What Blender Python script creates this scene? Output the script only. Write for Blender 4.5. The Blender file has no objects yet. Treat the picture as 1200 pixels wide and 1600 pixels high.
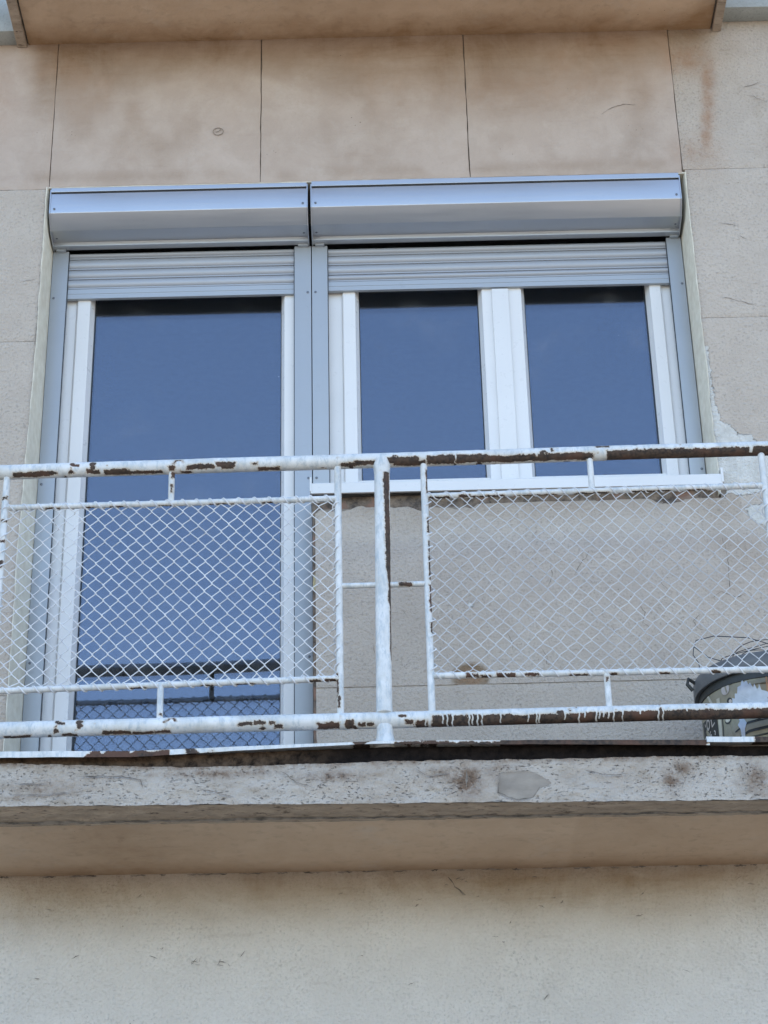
import bpy, bmesh, math, random
import numpy as np
from mathutils import Matrix, Vector

S = bpy.context.scene
C = S.collection
random.seed(7); rng = np.random.default_rng(7)

# ---------------------------------------------------------------- camera
P, R = math.radians(28.6), math.radians(-1.35)
fw = Vector((0, math.cos(P), math.sin(P))); u0 = Vector((0, -math.sin(P), math.cos(P))); r0 = Vector((1, 0, 0))
rt = r0 * math.cos(R) + u0 * math.sin(R); up = -r0 * math.sin(R) + u0 * math.cos(R)
cd = bpy.data.cameras.new('camera'); cam = bpy.data.objects.new('camera', cd); C.objects.link(cam)
cd.sensor_fit = 'VERTICAL'; cd.sensor_height = 36; cd.lens = 3300 / 1600 * 36
cd.clip_start = .05; cd.clip_end = 3000
M = Matrix((( rt.x, up.x, -fw.x, 0), (rt.y, up.y, -fw.y, -7.0), (rt.z, up.z, -fw.z, 1.6), (0, 0, 0, 1)))
cam.matrix_world = M
S.camera = cam

# ---------------------------------------------------------------- sky, sun, exposure
SUN_EL, SUN_AZ = math.radians(48), math.radians(25)     # the sun stands behind the building
W = bpy.data.worlds.new('World'); S.world = W; W.use_nodes = True
nt = W.node_tree; nt.nodes.clear()
sk = nt.nodes.new('ShaderNodeTexSky'); sk.sky_type = 'NISHITA'; sk.sun_disc = False
sk.sun_elevation = SUN_EL; sk.sun_rotation = SUN_AZ; sk.dust_density = 1.0; sk.air_density = 1.0; sk.ozone_density = 1.0
bg = nt.nodes.new('ShaderNodeBackground'); bg.inputs[1].default_value = .15
wo = nt.nodes.new('ShaderNodeOutputWorld')
nt.links.new(sk.outputs[0], bg.inputs[0]); nt.links.new(bg.outputs[0], wo.inputs[0])
sl = bpy.data.lights.new('sun', 'SUN'); sl.energy = 4.0; sl.angle = math.radians(.5); sl.color = (1, .94, .85)
so = bpy.data.objects.new('sun', sl); C.objects.link(so)
sd = Vector((math.sin(SUN_AZ) * math.cos(SUN_EL), math.cos(SUN_AZ) * math.cos(SUN_EL), math.sin(SUN_EL)))
so.rotation_euler = sd.to_track_quat('Z', 'Y').to_euler(); so.location = (0, 30, 30)
vs = S.view_settings; vs.view_transform = 'Standard'; vs.look = 'None'; vs.gamma = 1; vs.use_curve_mapping = False
vs.exposure = 1.92

# ---------------------------------------------------------------- helpers
def link(name, me, mat=None, parent=None, loc=None, smooth=False, **pr):
    o = bpy.data.objects.new(name, me); C.objects.link(o)
    if me is not None and mat is not None and not me.materials: me.materials.append(mat)
    if parent: o.parent = parent
    if loc is not None: o.location = loc
    if smooth and me is not None: me.polygons.foreach_set('use_smooth', [True] * len(me.polygons))
    for k, v in pr.items(): o[k] = v
    return o
def mesh(name, v, f):
    me = bpy.data.meshes.new(name); me.from_pydata([tuple(map(float, p)) for p in v], [], f); me.update(); return me
def thing(name, label, cat, loc=(0, 0, 0), group=None):
    o = link(name, None, loc=loc, label=label, category=cat)
    if group: o['group'] = group
    o.empty_display_size = .1
    return o
class MB:
    def __init__(s): s.v, s.f = [], []
    def add(s, v, f):
        n = len(s.v); s.v += [tuple(p) for p in v]; s.f += [tuple(i + n for i in q) for q in f]
    def box(s, x0, x1, y0, y1, z0, z1):
        s.add([(x0,y0,z0),(x1,y0,z0),(x1,y1,z0),(x0,y1,z0),(x0,y0,z1),(x1,y0,z1),(x1,y1,z1),(x0,y1,z1)],
              [(0,3,2,1),(4,5,6,7),(0,1,5,4),(1,2,6,5),(2,3,7,6),(3,0,4,7)])
    def prism_x(s, prof, x0, x1):          # closed (y,z) outline run along x
        n = len(prof)
        s.add([(x0, y, z) for y, z in prof] + [(x1, y, z) for y, z in prof],
              [(i, (i+1) % n, n+(i+1) % n, n+i) for i in range(n)] + [tuple(range(n))[::-1], tuple(range(n, 2*n))])
    def tube(s, pts, r, n=6, cap=True):
        pts = [Vector(p) for p in pts]; rs = r if hasattr(r, '__len__') else [r] * len(pts)
        t0 = (pts[1] - pts[0]).normalized(); a = Vector((0, 0, 1)) if abs(t0.z) < .9 else Vector((0, 1, 0))
        nrm = t0.cross(a).normalized(); V = []; F = []
        for i, p in enumerate(pts):
            t = (pts[min(i+1, len(pts)-1)] - pts[max(i-1, 0)]).normalized()
            nrm = (nrm - t * nrm.dot(t)).normalized(); b = t.cross(nrm)
            for k in range(n):
                an = 2*math.pi*k/n; V.append(p + (nrm*math.cos(an) + b*math.sin(an)) * rs[i])
        for i in range(len(pts)-1):
            for k in range(n): F.append((i*n+k, i*n+(k+1) % n, (i+1)*n+(k+1) % n, (i+1)*n+k))
        if cap: F += [tuple(range(n))[::-1], tuple(range((len(pts)-1)*n, len(pts)*n))]
        s.add(V, F)
    def build(s, name, mat, parent=None, smooth=False, bevel=0, loc=None, **pr):
        me = mesh(name, s.v, s.f); bm = bmesh.new(); bm.from_mesh(me)
        bmesh.ops.recalc_face_normals(bm, faces=bm.faces)
        if bevel: bmesh.ops.bevel(bm, geom=[e for e in bm.edges if e.calc_face_angle(0) > .4], offset=bevel, segments=2, profile=.6, affect='EDGES', clamp_overlap=True)
        bm.to_mesh(me); bm.free()
        if smooth:
            me.polygons.foreach_set('use_smooth', [True]*len(me.polygons))
            me.set_sharp_from_angle(angle=math.radians(35))
        return link(name, me, mat, parent, loc, **pr)

def vnoise(x, y, s, seed=0):                # smooth value noise, vectorised
    x = np.asarray(x, float)/s + seed*17.3; y = np.asarray(y, float)/s + seed*7.1
    xi = np.floor(x).astype(np.int64); yi = np.floor(y).astype(np.int64); fx = x-xi; fy = y-yi
    fx = fx*fx*(3-2*fx); fy = fy*fy*(3-2*fy)
    def h(a, b):
        n = (a*374761393 + b*668265263 + seed*1442695) & 0x7fffffff
        n = ((n ^ (n >> 13)) * 1274126177) & 0x7fffffff
        return ((n ^ (n >> 16)) & 0xffff)/65535.
    return (h(xi,yi)*(1-fx)+h(xi+1,yi)*fx)*(1-fy) + (h(xi,yi+1)*(1-fx)+h(xi+1,yi+1)*fx)*fy
def fbm(x, y, s, seed=0, o=4):
    r = 0; a = .5; t = 0
    for i in range(o): r = r + a*vnoise(x, y, s/2**i, seed+i); t += a; a *= .5
    return r/t
def sstep(a, b, x): t = np.clip((x-a)/(b-a), 0, 1); return t*t*(3-2*t)
def poly_sd(x, z, pts):                     # signed distance to a polygon, + inside
    x = np.asarray(x, float); z = np.asarray(z, float); d = np.full(x.shape, 1e9); ins = np.zeros(x.shape, bool); n = len(pts)
    for i in range(n):
        (x0, z0), (x1, z1) = pts[i], pts[(i+1) % n]; ex, ez = x1-x0, z1-z0
        t = np.clip(((x-x0)*ex+(z-z0)*ez)/(ex*ex+ez*ez+1e-12), 0, 1)
        d = np.minimum(d, np.hypot(x-x0-t*ex, z-z0-t*ez))
        c = ((z0 > z) != (z1 > z)) & (x < (x1-x0)*(z-z0)/((z1-z0) if z1 != z0 else 1e-9)+x0); ins ^= c
    return np.where(ins, d, -d)
def setcol(me, name, arr):
    a = me.attributes.new(name, 'FLOAT_COLOR', 'POINT'); q = np.ones((len(me.vertices), 4), np.float32); q[:, :arr.shape[1]] = arr
    a.data.foreach_set('color', q.ravel())

# ---------------------------------------------------------------- materials
class NT:
    def __init__(s, name):
        s.m = bpy.data.materials.new(name); s.m.use_nodes = True; s.t = s.m.node_tree; s.t.nodes.clear()
        s.out = s.n('ShaderNodeOutputMaterial'); s.b = s.n('ShaderNodeBsdfPrincipled'); s.l(s.b.outputs[0], s.out.inputs[0])
        s.tc = s.n('ShaderNodeTexCoord').outputs['Object']
    def n(s, k, **p):
        q = s.t.nodes.new(k)
        for a, v in p.items(): setattr(q, a, v)
        return q
    def l(s, a, b): s.t.links.new(a, b)
    def put(s, sock, v):
        if hasattr(v, 'links') or isinstance(v, bpy.types.NodeSocket): s.l(v, sock)
        else: sock.default_value = v if not (isinstance(v, tuple) and len(v) == 3 and sock.type == 'RGBA') else (*v, 1)
    def noise(s, scale, detail=4, rough=.55, vec=None, dist=0, out=0):
        q = s.n('ShaderNodeTexNoise'); q.inputs['Scale'].default_value = scale; q.inputs['Detail'].default_value = detail
        q.inputs['Roughness'].default_value = rough; q.inputs['Distortion'].default_value = dist; s.l(vec or s.tc, q.inputs['Vector']); return q.outputs[out]
    def vor(s, scale, feature='F1', vec=None, out='Distance'):
        q = s.n('ShaderNodeTexVoronoi', feature=feature); q.inputs['Scale'].default_value = scale; s.l(vec or s.tc, q.inputs['Vector']); return q.outputs[out]
    def map(s, v, a, b, c=0., d=1.):
        q = s.n('ShaderNodeMapRange'); s.put(q.inputs[0], v)
        for i, x in zip((1, 2, 3, 4), (a, b, c, d)): q.inputs[i].default_value = x
        return q.outputs[0]
    def math(s, op, a, b=0.):
        q = s.n('ShaderNodeMath', operation=op); s.put(q.inputs[0], a); s.put(q.inputs[1], b); return q.outputs[0]
    def mix(s, f, a, b, bt='MIX'):
        q = s.n('ShaderNodeMix', data_type='RGBA', blend_type=bt); s.put(q.inputs[0], f); s.put(q.inputs[6], a); s.put(q.inputs[7], b); return q.outputs[2]
    def scale(s, v):
        q = s.n('ShaderNodeMapping'); q.inputs['Scale'].default_value = v; s.l(s.tc, q.inputs[0]); return q.outputs[0]
    def attr(s, name):
        q = s.n('ShaderNodeAttribute', attribute_name=name); c = s.n('ShaderNodeSeparateColor'); s.l(q.outputs['Color'], c.inputs[0]); return c.outputs
    def bump(s, h, dist, strength=1., normal=None):
        q = s.n('ShaderNodeBump'); q.inputs['Strength'].default_value = strength; q.inputs['Distance'].default_value = dist
        s.l(h, q.inputs['Height'])
        if normal: s.l(normal, q.inputs['Normal'])
        return q.outputs[0]
    def done(s, col, rough=.8, metal=0., normal=None, spec=None):
        s.put(s.b.inputs['Base Color'], col); s.put(s.b.inputs['Roughness'], rough); s.put(s.b.inputs['Metallic'], metal)
        if normal: s.l(normal, s.b.inputs['Normal'])
        if spec is not None: s.b.inputs['Specular IOR Level'].default_value = spec
        return s.m

def plaster(name, base, dark, light, grain=.0035, gscale=95, speck=.35, stains=True):
    t = NT(name)
    big = t.noise(1.3, 5, .6); med = t.noise(7, 6, .65, dist=.4); fine = t.noise(gscale, 4, .6); streak = t.noise(9, 5, .6, t.scale((1, 1, .35)))
    c = t.mix(t.map(big, .3, .7), dark, base); c = t.mix(t.map(med, .42, .75, 0, .55), c, light)
    c = t.mix(t.map(streak, .55, .8, 0, .3), c, dark)
    c = t.mix(t.math('MULTIPLY', t.map(fine, .52, .72, 0, speck), t.map(t.noise(3.5, 4), .38, .62, .35, 1.1)), c, tuple(x*.62 for x in dark))
    sp = t.vor(38); sp2 = t.noise(5, 2)
    c = t.mix(t.math('MULTIPLY', t.map(sp, .05, .12, 1, 0), t.map(sp2, .6, .68)), c, tuple(x*.4 for x in dark))
    h = fine
    if stains:
        a = t.attr('stain')                 # R brown soot plus one painted wall shadow, G orange rust wash, B white lime repair (signed distance)
        n = t.noise(14, 6, .7); n2 = t.noise(45, 5, .7)
        soot_shade = t.math('MULTIPLY', a[0], t.map(t.noise(3.2, 6, .65, dist=.8), .25, .7, .45, 1.25))
        q = t.n('ShaderNodeClamp'); t.l(soot_shade, q.inputs[0]); soot_shade = q.outputs[0]
        sv = t.noise(20, 5, .7, t.scale((1, 1, .12))); dg = t.n('ShaderNodeMapping'); dg.inputs['Rotation'].default_value = (0, .7, 0); dg.inputs['Scale'].default_value = (.25, 1, 1.6); t.l(t.tc, dg.inputs[0]); sdg = t.noise(12, 6, .75, dg.outputs[0])
        soot_shade = t.math('MULTIPLY', soot_shade, t.math('ADD', t.map(sv, .3, .7, .88, 1.06), t.map(sdg, .45, .7, -.06, .16)))
        c = t.mix(t.map(sdg, .58, .74, 0, .25), c, (.32, .23, .18)); c = t.mix(t.map(t.noise(4.5, 7, .75), .55, .72, 0, .3), c, (.60, .55, .49))
        q2 = t.n('ShaderNodeClamp'); t.l(soot_shade, q2.inputs[0]); c = t.mix(q2.outputs[0], c, t.mix(1., c, (.54, .45, .35), 'MULTIPLY'))
        org = t.n('ShaderNodeClamp'); t.l(t.math('MULTIPLY', a[1], t.map(n, .3, .7, .3, 1.3)), org.inputs[0])
        c = t.mix(org.outputs[0], c, (.36, .21, .125))
        edge = t.math('ADD', a[2], t.math('MULTIPLY', t.math('SUBTRACT', n2, .5), 1.5))
        wm = t.map(edge, .49, .55); n3 = t.noise(20, 5, .7)
        c = t.mix(wm, c, t.mix(t.map(n3, .3, .7), (.52, .50, .45), (.74, .72, .67)))
        h = t.math('ADD', h, t.math('MULTIPLY', wm, 1.1))
    nb = t.bump(h, grain); nb = t.bump(med, .006, .6, nb)
    return t.done(c, .93, normal=nb, spec=.2)

M_WALL = plaster('beige smooth facade plaster', (.49, .395, .325), (.41, .33, .27), (.55, .465, .395), .0015, 70, .12)
M_ROUGH = plaster('grey rough facade plaster', (.55, .475, .40), (.48, .415, .35), (.61, .54, .46), .012, 85, .75)
M_LOW = plaster('pale roughcast plaster', (.68, .62, .545), (.61, .555, .485), (.73, .675, .60), .012, 95, .55)
M_SOFFIT = plaster('brown painted soffit', (.64, .475, .335), (.56, .41, .285), (.70, .545, .40), .004, 26, .35)
M_LEDGE = plaster('pale grey cast stone', (.42, .44, .41), (.30, .31, .30), (.58, .60, .57), .002, 120, .6, stains=False)

def mk_reveal():
    t = NT('cream painted reveal plaster'); n = t.noise(22, 5, .6); z = t.noise(3, 3)
    c = t.mix(t.map(n, .35, .65), (.60, .55, .44), (.70, .66, .55)); c = t.mix(t.map(z, .55, .7, 0, .35), c, (.45, .42, .36))
    return t.done(c, .85, normal=t.bump(n, .002))
M_REVEAL = mk_reveal()
def mk_mortar():
    t = NT('dark joint mortar'); n = t.noise(60, 5)
    return t.done(t.mix(n, (.16, .135, .11), (.30, .25, .20)), .95, normal=t.bump(n, .004))
M_JOINT = mk_mortar()
def mk_crack():
    t = NT('crack shadowed gap'); n = t.noise(25, 3); return t.done(t.mix(t.map(n, .35, .6), (.10, .085, .07), (.28, .24, .20)), 1.)
M_CRACK = mk_crack()
def mk_foam():
    t = NT('spalled mortar and foam'); n = t.noise(28, 6, .7); n2 = t.noise(9, 4, .6); n3 = t.noise(5, 3)
    c = t.mix(t.map(n, .35, .65), (.07, .055, .045), (.26, .20, .15)); c = t.mix(t.map(n2, .54, .64), c, (.24, .14, .10)); c = t.mix(t.map(n3, .62, .66), c, (.50, .42, .24))
    return t.done(c, .95, normal=t.bump(n, .012))
M_FOAM = mk_foam()
def mk_alu(name, col, rough=.38, metal=.55):
    t = NT(name); n = t.noise(3, 4); f = t.noise(60, 3, .6, t.scale((.05, 1, 1))); d = t.noise(26, 5, .7)
    c = t.mix(t.map(n, .3, .7), col, tuple(x*1.06 for x in col)); c = t.mix(t.map(d, .62, .8, 0, .3), c, tuple(x*.7 for x in col))
    return t.done(c, t.map(f, .3, .7, rough-.05, rough+.07), metal, t.bump(f, .0002))
M_ALU = mk_alu('grey powder coated aluminium', (.45, .46, .48), .34, .72)
M_SLAT = mk_alu('grey slat aluminium', (.36, .375, .40), .42, .15)
M_GUIDE = mk_alu('grey guide rail aluminium', (.36, .385, .41), .42, .2)
M_SCREW = mk_alu('dark screw metal', (.16, .17, .19), .4, .8)
def mk_pvc():
    t = NT('white window plastic'); n = t.noise(2.2, 4); d = t.noise(35, 5, .7); s = t.noise(14, 4, .6, t.scale((1, 1, .1)))
    c = t.mix(t.map(n, .3, .7), (.68, .67, .65), (.73, .72, .70)); c = t.mix(t.map(d, .62, .85, 0, .25), c, (.55, .54, .50)); c = t.mix(t.map(s, .6, .8, 0, .12), c, (.6, .58, .54))
    return t.done(c, t.map(d, .3, .7, .25, .38))
M_PVC = mk_pvc()
def mk_plain(name, c, r=.6, m=0.): t = NT(name); n = t.noise(30, 4); return t.done(t.mix(t.map(n, .35, .65), c, tuple(x*.8 for x in c)), r, m)
M_SEAL = mk_plain('black rubber seal', (.025, .028, .03), .5)
def mk_glass(name='reflective window glass', ior=1.86, dirtk=1.):
    t = NT(name)
    tr = t.n('ShaderNodeBsdfTransparent'); tr.inputs[0].default_value = (.93, .95, .95, 1)
    gl = t.n('ShaderNodeBsdfGlossy'); gl.inputs['Roughness'].default_value = .0; gl.inputs[0].default_value = (.80, .85, 1, 1)
    fr = t.n('ShaderNodeFresnel'); ge = t.n('ShaderNodeNewGeometry'); t.l(t.map(ge.outputs['Backfacing'], 0, 1, ior, 1/ior), fr.inputs[0])
    w = t.noise(1.1, 2); wb = t.bump(w, .004, .35); t.l(wb, gl.inputs['Normal'])
    mx = t.n('ShaderNodeMixShader'); t.l(fr.outputs[0], mx.inputs[0]); t.l(tr.outputs[0], mx.inputs[1]); t.l(gl.outputs[0], mx.inputs[2])
    df = t.n('ShaderNodeBsdfDiffuse'); df.inputs[0].default_value = (.75, .75, .75, 1)
    v = t.vor(11); m2 = t.noise(3.5, 3); f2 = t.noise(6, 5, .7)
    spot = t.math('MULTIPLY', t.map(v, .022, .035, 1, 0), t.map(m2, .6, .66))
    dirt = t.math('ADD', t.math('MULTIPLY', spot, .7), t.map(f2, .55, .85, 0.004*dirtk, .05*dirtk))
    m3 = t.n('ShaderNodeMixShader'); t.l(dirt, m3.inputs[0]); t.l(mx.outputs[0], m3.inputs[1]); t.l(df.outputs[0], m3.inputs[2])
    t.l(m3.outputs[0], t.out.inputs[0]); return t.m
M_GLASS = mk_glass()
M_GLASS2 = mk_glass('inner pane glass', 1.42, .1)
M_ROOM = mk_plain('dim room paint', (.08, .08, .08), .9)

def mk_paint(name='flaking white railing paint', thr=.5, amp=1.35):
    t = NT(name); a = t.attr('wear')        # R signed flake distance, G drips / grime
    n = t.noise(70, 6, .7); n2 = t.noise(190, 3, .6); n3 = t.noise(10, 4); st = t.noise(26, 4, .6)
    e = t.math('ADD', a[0], t.math('MULTIPLY', t.math('SUBTRACT', n, .5), amp)); e = t.math('ADD', e, t.math('MULTIPLY', t.math('SUBTRACT', n2, .5), .6))
    wm = t.map(e, thr-.015, thr+.02)
    paint = t.mix(t.map(n3, .3, .7), (.58, .59, .58), (.74, .74, .73)); paint = t.mix(t.map(st, .48, .7, 0, .55), paint, (.50, .49, .44)); lg = t.noise(55, 6, .75, t.scale((1, 1, .3))); paint = t.mix(t.map(lg, .48, .62, 0, .65), paint, (.36, .42, .46))
    paint = t.mix(t.map(e, thr-.45, thr-.05, 0, .6), paint, (.50, .42, .31)); paint = t.mix(t.map(e, thr-.12, thr-.01, 0, .7), paint, (.36, .22, .12))
    gm = t.noise(6, 6, .7); paint = t.mix(t.map(gm, .5, .68, 0, .4), paint, (.46, .45, .40))
    rust = t.mix(t.map(n, .4, .6), (.028, .021, .018), (.085, .055, .038)); rust = t.mix(t.map(n3, .50, .66, 0, .75), rust, (.115, .055, .035)); rust = t.mix(t.map(st, .64, .78, 0, .5), rust, (.17, .11, .07))
    c = t.mix(wm, paint, rust)
    h = t.math('SUBTRACT', t.math('MULTIPLY', st, .4), t.math('MULTIPLY', wm, 1.))
    return t.done(c, t.map(wm, 0, 1, .42, .85), normal=t.bump(t.math('ADD', h, t.math('MULTIPLY', n2, .25)), .0015))
M_RAIL = mk_paint()
def mk_wire(name='white painted mesh wire', k=1.):
    t = NT(name); n = t.noise(40, 5, .7); n2 = t.noise(7, 3)
    c = t.mix(t.map(n2, .3, .7), (.58*k, .59*k, .62*k), (.80*k, .81*k, .82*k)); c = t.mix(t.map(n, .6, .7), c, (.36, .33, .28)); return t.done(c, .5)
M_WIRE = mk_wire('white painted mesh wire', .92)
M_WIRE2 = mk_wire('dull grey painted mesh wire', .80)
def mk_rust():
    t = NT('shade-darkened rusted angle steel'); n = t.noise(35, 6, .7); n2 = t.noise(4, 4); n3 = t.noise(16, 5, .7, t.scale((.4, 1, 1.6)))
    c = t.mix(t.map(n, .35, .65), (.006, .005, .005), (.020, .015, .013)); c = t.mix(t.map(n3, .66, .78, 0, .7), c, (.06, .038, .028)); c = t.mix(t.map(n2, .6, .75), c, (.06, .038, .028)); sx = t.n('ShaderNodeSeparateXYZ'); t.l(t.tc, sx.inputs[0]); c = t.mix(t.math('MULTIPLY', t.map(sx.outputs[0], -.45, -.15, 1, 0), t.map(n, .3, .6)), c, (.11, .075, .052))  # near-black base holds the shade under the flashing lip, brown is rust
    return t.done(c, .95, normal=t.bump(n, .006), spec=.08)
M_RUST = mk_rust()
def mk_slab():
    t = NT('weathered whitewashed concrete'); a = t.attr('stain')
    n = t.noise(30, 7, .75); n2 = t.noise(9, 5, .65, t.scale((.6, 1, 1.3))); n3 = t.noise(120, 4, .65, t.scale((.6, 1, 1.25))); big = t.noise(2.1, 4)
    dk0 = t.noise(11, 6, .8)
    c = t.mix(t.map(n2, .35, .65), (.44, .385, .33), (.52, .46, .395)); c = t.mix(t.map(big, .42, .62, 0, .8), c, (.54, .495, .44)); dk = t.noise(13, 7, .8, t.scale((.5, 1, 1))); c = t.mix(t.map(dk, .48, .66, 0, .6), c, (.32, .265, .21))
    c = t.mix(t.map(n, .56, .7, 0, .6), c, (.33, .27, .22))
    pit = t.math('MULTIPLY', t.map(n3, .585, .65), t.map(dk0, .44, .6)); c = t.mix(t.math('MULTIPLY', pit, t.map(t.noise(4.5, 3), .42, .6, .15, 1)), c, (.09, .072, .06))
    br = t.n('ShaderNodeClamp'); t.l(t.math('MULTIPLY', a[0], t.map(n, .35, .6, .2, 1.4)), br.inputs[0]); c = t.mix(br.outputs[0], c, (.20, .14, .10))
    pe = t.math('ADD', a[2], t.math('MULTIPLY', t.math('SUBTRACT', n, .5), .25)); pm = t.map(pe, .49, .52)
    c = t.mix(pm, c, t.mix(t.map(n2, .35, .65), (.23, .20, .17), (.36, .315, .265)))
    h = t.math('SUBTRACT', t.math('ADD', t.math('MULTIPLY', n, .9), n2), t.math('MULTIPLY', pit, .8)); h = t.mix(pm, h, (1.1, 1.1, 1.1))
    return t.done(c, .95, normal=t.bump(h, .011), spec=.2)
M_SLAB = mk_slab()
def mk_border():
    t = NT('bare rough drip edge concrete'); n = t.noise(22, 6, .7, t.scale((.35, 1, 1))); n2 = t.noise(60, 5, .7, t.scale((.4, 1, 1)))
    c = t.mix(t.map(n, .35, .65), (.30, .235, .175), (.45, .36, .275)); c = t.mix(t.map(n2, .56, .68), c, (.11, .08, .06)); return t.done(c, .95, normal=t.bump(t.math('ADD', n, n2), .006))
M_BORDER = mk_border()
def mk_floor(): t = NT('balcony floor tile'); n = t.noise(20, 4); return t.done(t.mix(n, (.25, .22, .19), (.35, .31, .27)), .7)
M_FLOOR = mk_floor()
def mk_ground():
    t = NT('grey street paving'); n = t.noise(.4, 6); n2 = t.noise(12, 4)
    c = t.mix(t.map(n, .35, .65), (.165, .14, .11), (.235, .20, .155)); c = t.mix(t.map(n2, .4, .7, 0, .3), c, (.10, .095, .09)); return t.done(c, .9, normal=t.bump(n2, .01))
M_GROUND = mk_ground()

# ---------------------------------------------------------------- ground and building shell
def sheet(name, x0, x1, y0, y1, z, mat, **pr):
    return link(name, mesh(name, [(x0,y0,z),(x1,y0,z),(x1,y1,z),(x0,y1,z)], [(0,1,2,3)]), mat, **pr)
sheet('ground', -400, 400, -700, 60, 0, M_GROUND, kind='structure')

wall = thing('apartment_wall', 'beige plastered apartment wall around the balcony door and window', 'wall')

# openings / stain functions in facade coordinates (x, z), y = 0
LIME = [(1.26,6.15),(1.292,6.12),(1.290,5.95),(1.300,5.83),(1.31,5.78),(1.345,5.76),(1.37,5.72),(1.42,5.715),(1.45,5.66),(1.56,5.69),(1.75,5.62),(1.75,5.46),(1.44,5.47),(1.36,5.45),(1.27,5.47),(1.258,5.50)]
LIME2 = [(1.36,5.40),(1.48,5.43),(1.6,5.42),(1.6,5.32),(1.47,5.31),(1.40,5.33),(1.375,5.36)]
def STX(z): return np.interp(z, [7.0, 7.12, 7.3, 7.6], [1.362, 1.372, 1.402, 1.425])
def stain(x, z):
    x = np.asarray(x); z = np.asarray(z); n = fbm(x, z, .5, 3); n2 = fbm(x*1.0, z*.6, .25, 9)
    inner = sstep(-1.50, -1.40, x)*sstep(1.5, 1.38, x)
    # soot washed down from the upper slab, in hanging lobes
    drop = .20 + .38*n + .12*np.sin(x*3.1+.8)
    drop = drop + .10*np.exp(-((x-.95)/.25)**2) - .12*np.exp(-((x-.1)/.15)**2)
    soot_shade = np.clip(1-(7.76-z)/drop, 0, 1)**.8*inner*(z < 7.9)*(z > 6.9)
    soot_shade = np.maximum(soot_shade, .38*np.exp(-((z-7.01-.03*n2)/.035)**2)*inner*sstep(.36, .5, n2)*sstep(6.95, 7.0, z))
    soot_shade = np.maximum(soot_shade, .35*sstep(.52, .75, n2)*(z > 6.9))
    # damp below the window and below the lower soffit
    soot_shade = np.maximum(soot_shade, .6*np.clip(1-(5.47-z)/(.06+.14*n2), 0, 1)*(x > -.28)*(x < 1.35)*(z > 4.2)*(z < 5.5))
    soot_shade = np.maximum(soot_shade, (.9-.25*n2)*sstep(.24+.10*n, .05, 4.02-z)*(z < 4.05))
    soot_shade = np.maximum(soot_shade, .35*np.exp(-((x-1.35)/.16)**2-((z-5.22+.4*(x-1.35))/.07)**2))  # soft diagonal shadow painted into the wall colour, right of the sill
    org = .75*np.exp(-((x-STX(z))/(.022+.02*n2))**2)*sstep(7.0, 7.15, z)*sstep(7.68, 7.5, z)
    org = np.maximum(org, .75*np.exp(-((x-1.33)/.10)**2-((z-7.58)/.09)**2)); org = np.maximum(org, .45*np.exp(-((x-1.34)/.10)**2-((z-7.08)/.10)**2))
    org = np.maximum(org, .35*np.exp(-((x+1.62)/.10)**2-((z-7.45)/.25)**2)); org = np.maximum(org, .3*sstep(.55, .8, n2)*np.clip((z-7.2)/.4, 0, 1)*inner)
    org = np.maximum(org, .25*np.exp(-((x-.7)/.5)**2-((z-7.45)/.12)**2))
    lime = np.maximum(poly_sd(x, z, LIME), poly_sd(x, z, LIME2)); lime = np.maximum(lime, -np.hypot(x-.31, z-5.02)+.012)
    wl = .5+lime/.03
    return np.stack([soot_shade, org, np.clip(wl, -1, 2)], 1)

def panel(x0, x1, z0, z1, mat, res=.014, ja=.003, bottom=None, left=None, right=None, parent=None, name='wall_panel', amp=.0025):
    nx = max(2, int((x1-x0)/res)); nz = max(2, int((z1-z0)/res))
    X, Z = np.meshgrid(np.linspace(0, 1, nx+1), np.linspace(0, 1, nz+1)); X = X.ravel(); Z = Z.ravel()
    zz = z0+(z1-z0)*Z; xx = x0+(x1-x0)*X
    jl = (fbm(zz, xx*0+x0*9, .06, 21)-.5)*2*ja; jr = (fbm(zz, xx*0+x1*9, .06, 22)-.5)*2*ja
    jb = (fbm(xx, zz*0+z0*9, .06, 23)-.5)*2*ja; jt = (fbm(xx, zz*0+z1*9, .06, 24)-.5)*2*ja
    lo = np.full_like(xx, x0)+jl
    if left is not None: lo = left(zz)
    hi = x1+jr
    if right is not None: hi = right(zz)
    xx = lo+(hi-lo)*X
    bo = z0+jb
    if bottom is not None: bo = bottom(xx)
    tp = z1+jt
    zz = bo+(tp-bo)*Z
    y = (fbm(xx, zz, .35, 5)-.5)*amp*2 + (fbm(xx, zz, .05, 6)-.5)*amp*.6
    e = np.minimum(np.minimum(xx-lo, hi-xx), np.minimum(zz-bo, tp-zz)); y = y+.003*np.clip(1-e/.012, 0, 1)**2
    v = np.stack([xx, y, zz], 1); W_ = nx+1
    I = (np.arange(nz)[:, None]*W_+np.arange(nx)[None]).ravel(); f = np.stack([I, I+1, I+W_+1, I+W_], 1)
    bd = list(range(nx+1))+[i*W_+nx for i in range(1, nz+1)]+[nz*W_+i for i in range(nx-1, -1, -1)]+[i*W_ for i in range(nz-1, 0, -1)]
    n0 = len(v); bv = v[bd].copy(); bv[:, 1] = .014; v = np.vstack([v, bv]); k = len(bd)
    fs = f.tolist()+[(bd[i], n0+i, n0+(i+1) % k, bd[(i+1) % k]) for i in range(k)]
    me = bpy.data.meshes.new(name); me.from_pydata(v.tolist(), [], fs); me.update()
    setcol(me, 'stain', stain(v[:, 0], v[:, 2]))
    me.polygons.foreach_set('use_smooth', [True]*len(me.polygons)); me.set_sharp_from_angle(angle=math.radians(50))
    return link(name, me, mat, parent or wall)

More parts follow.
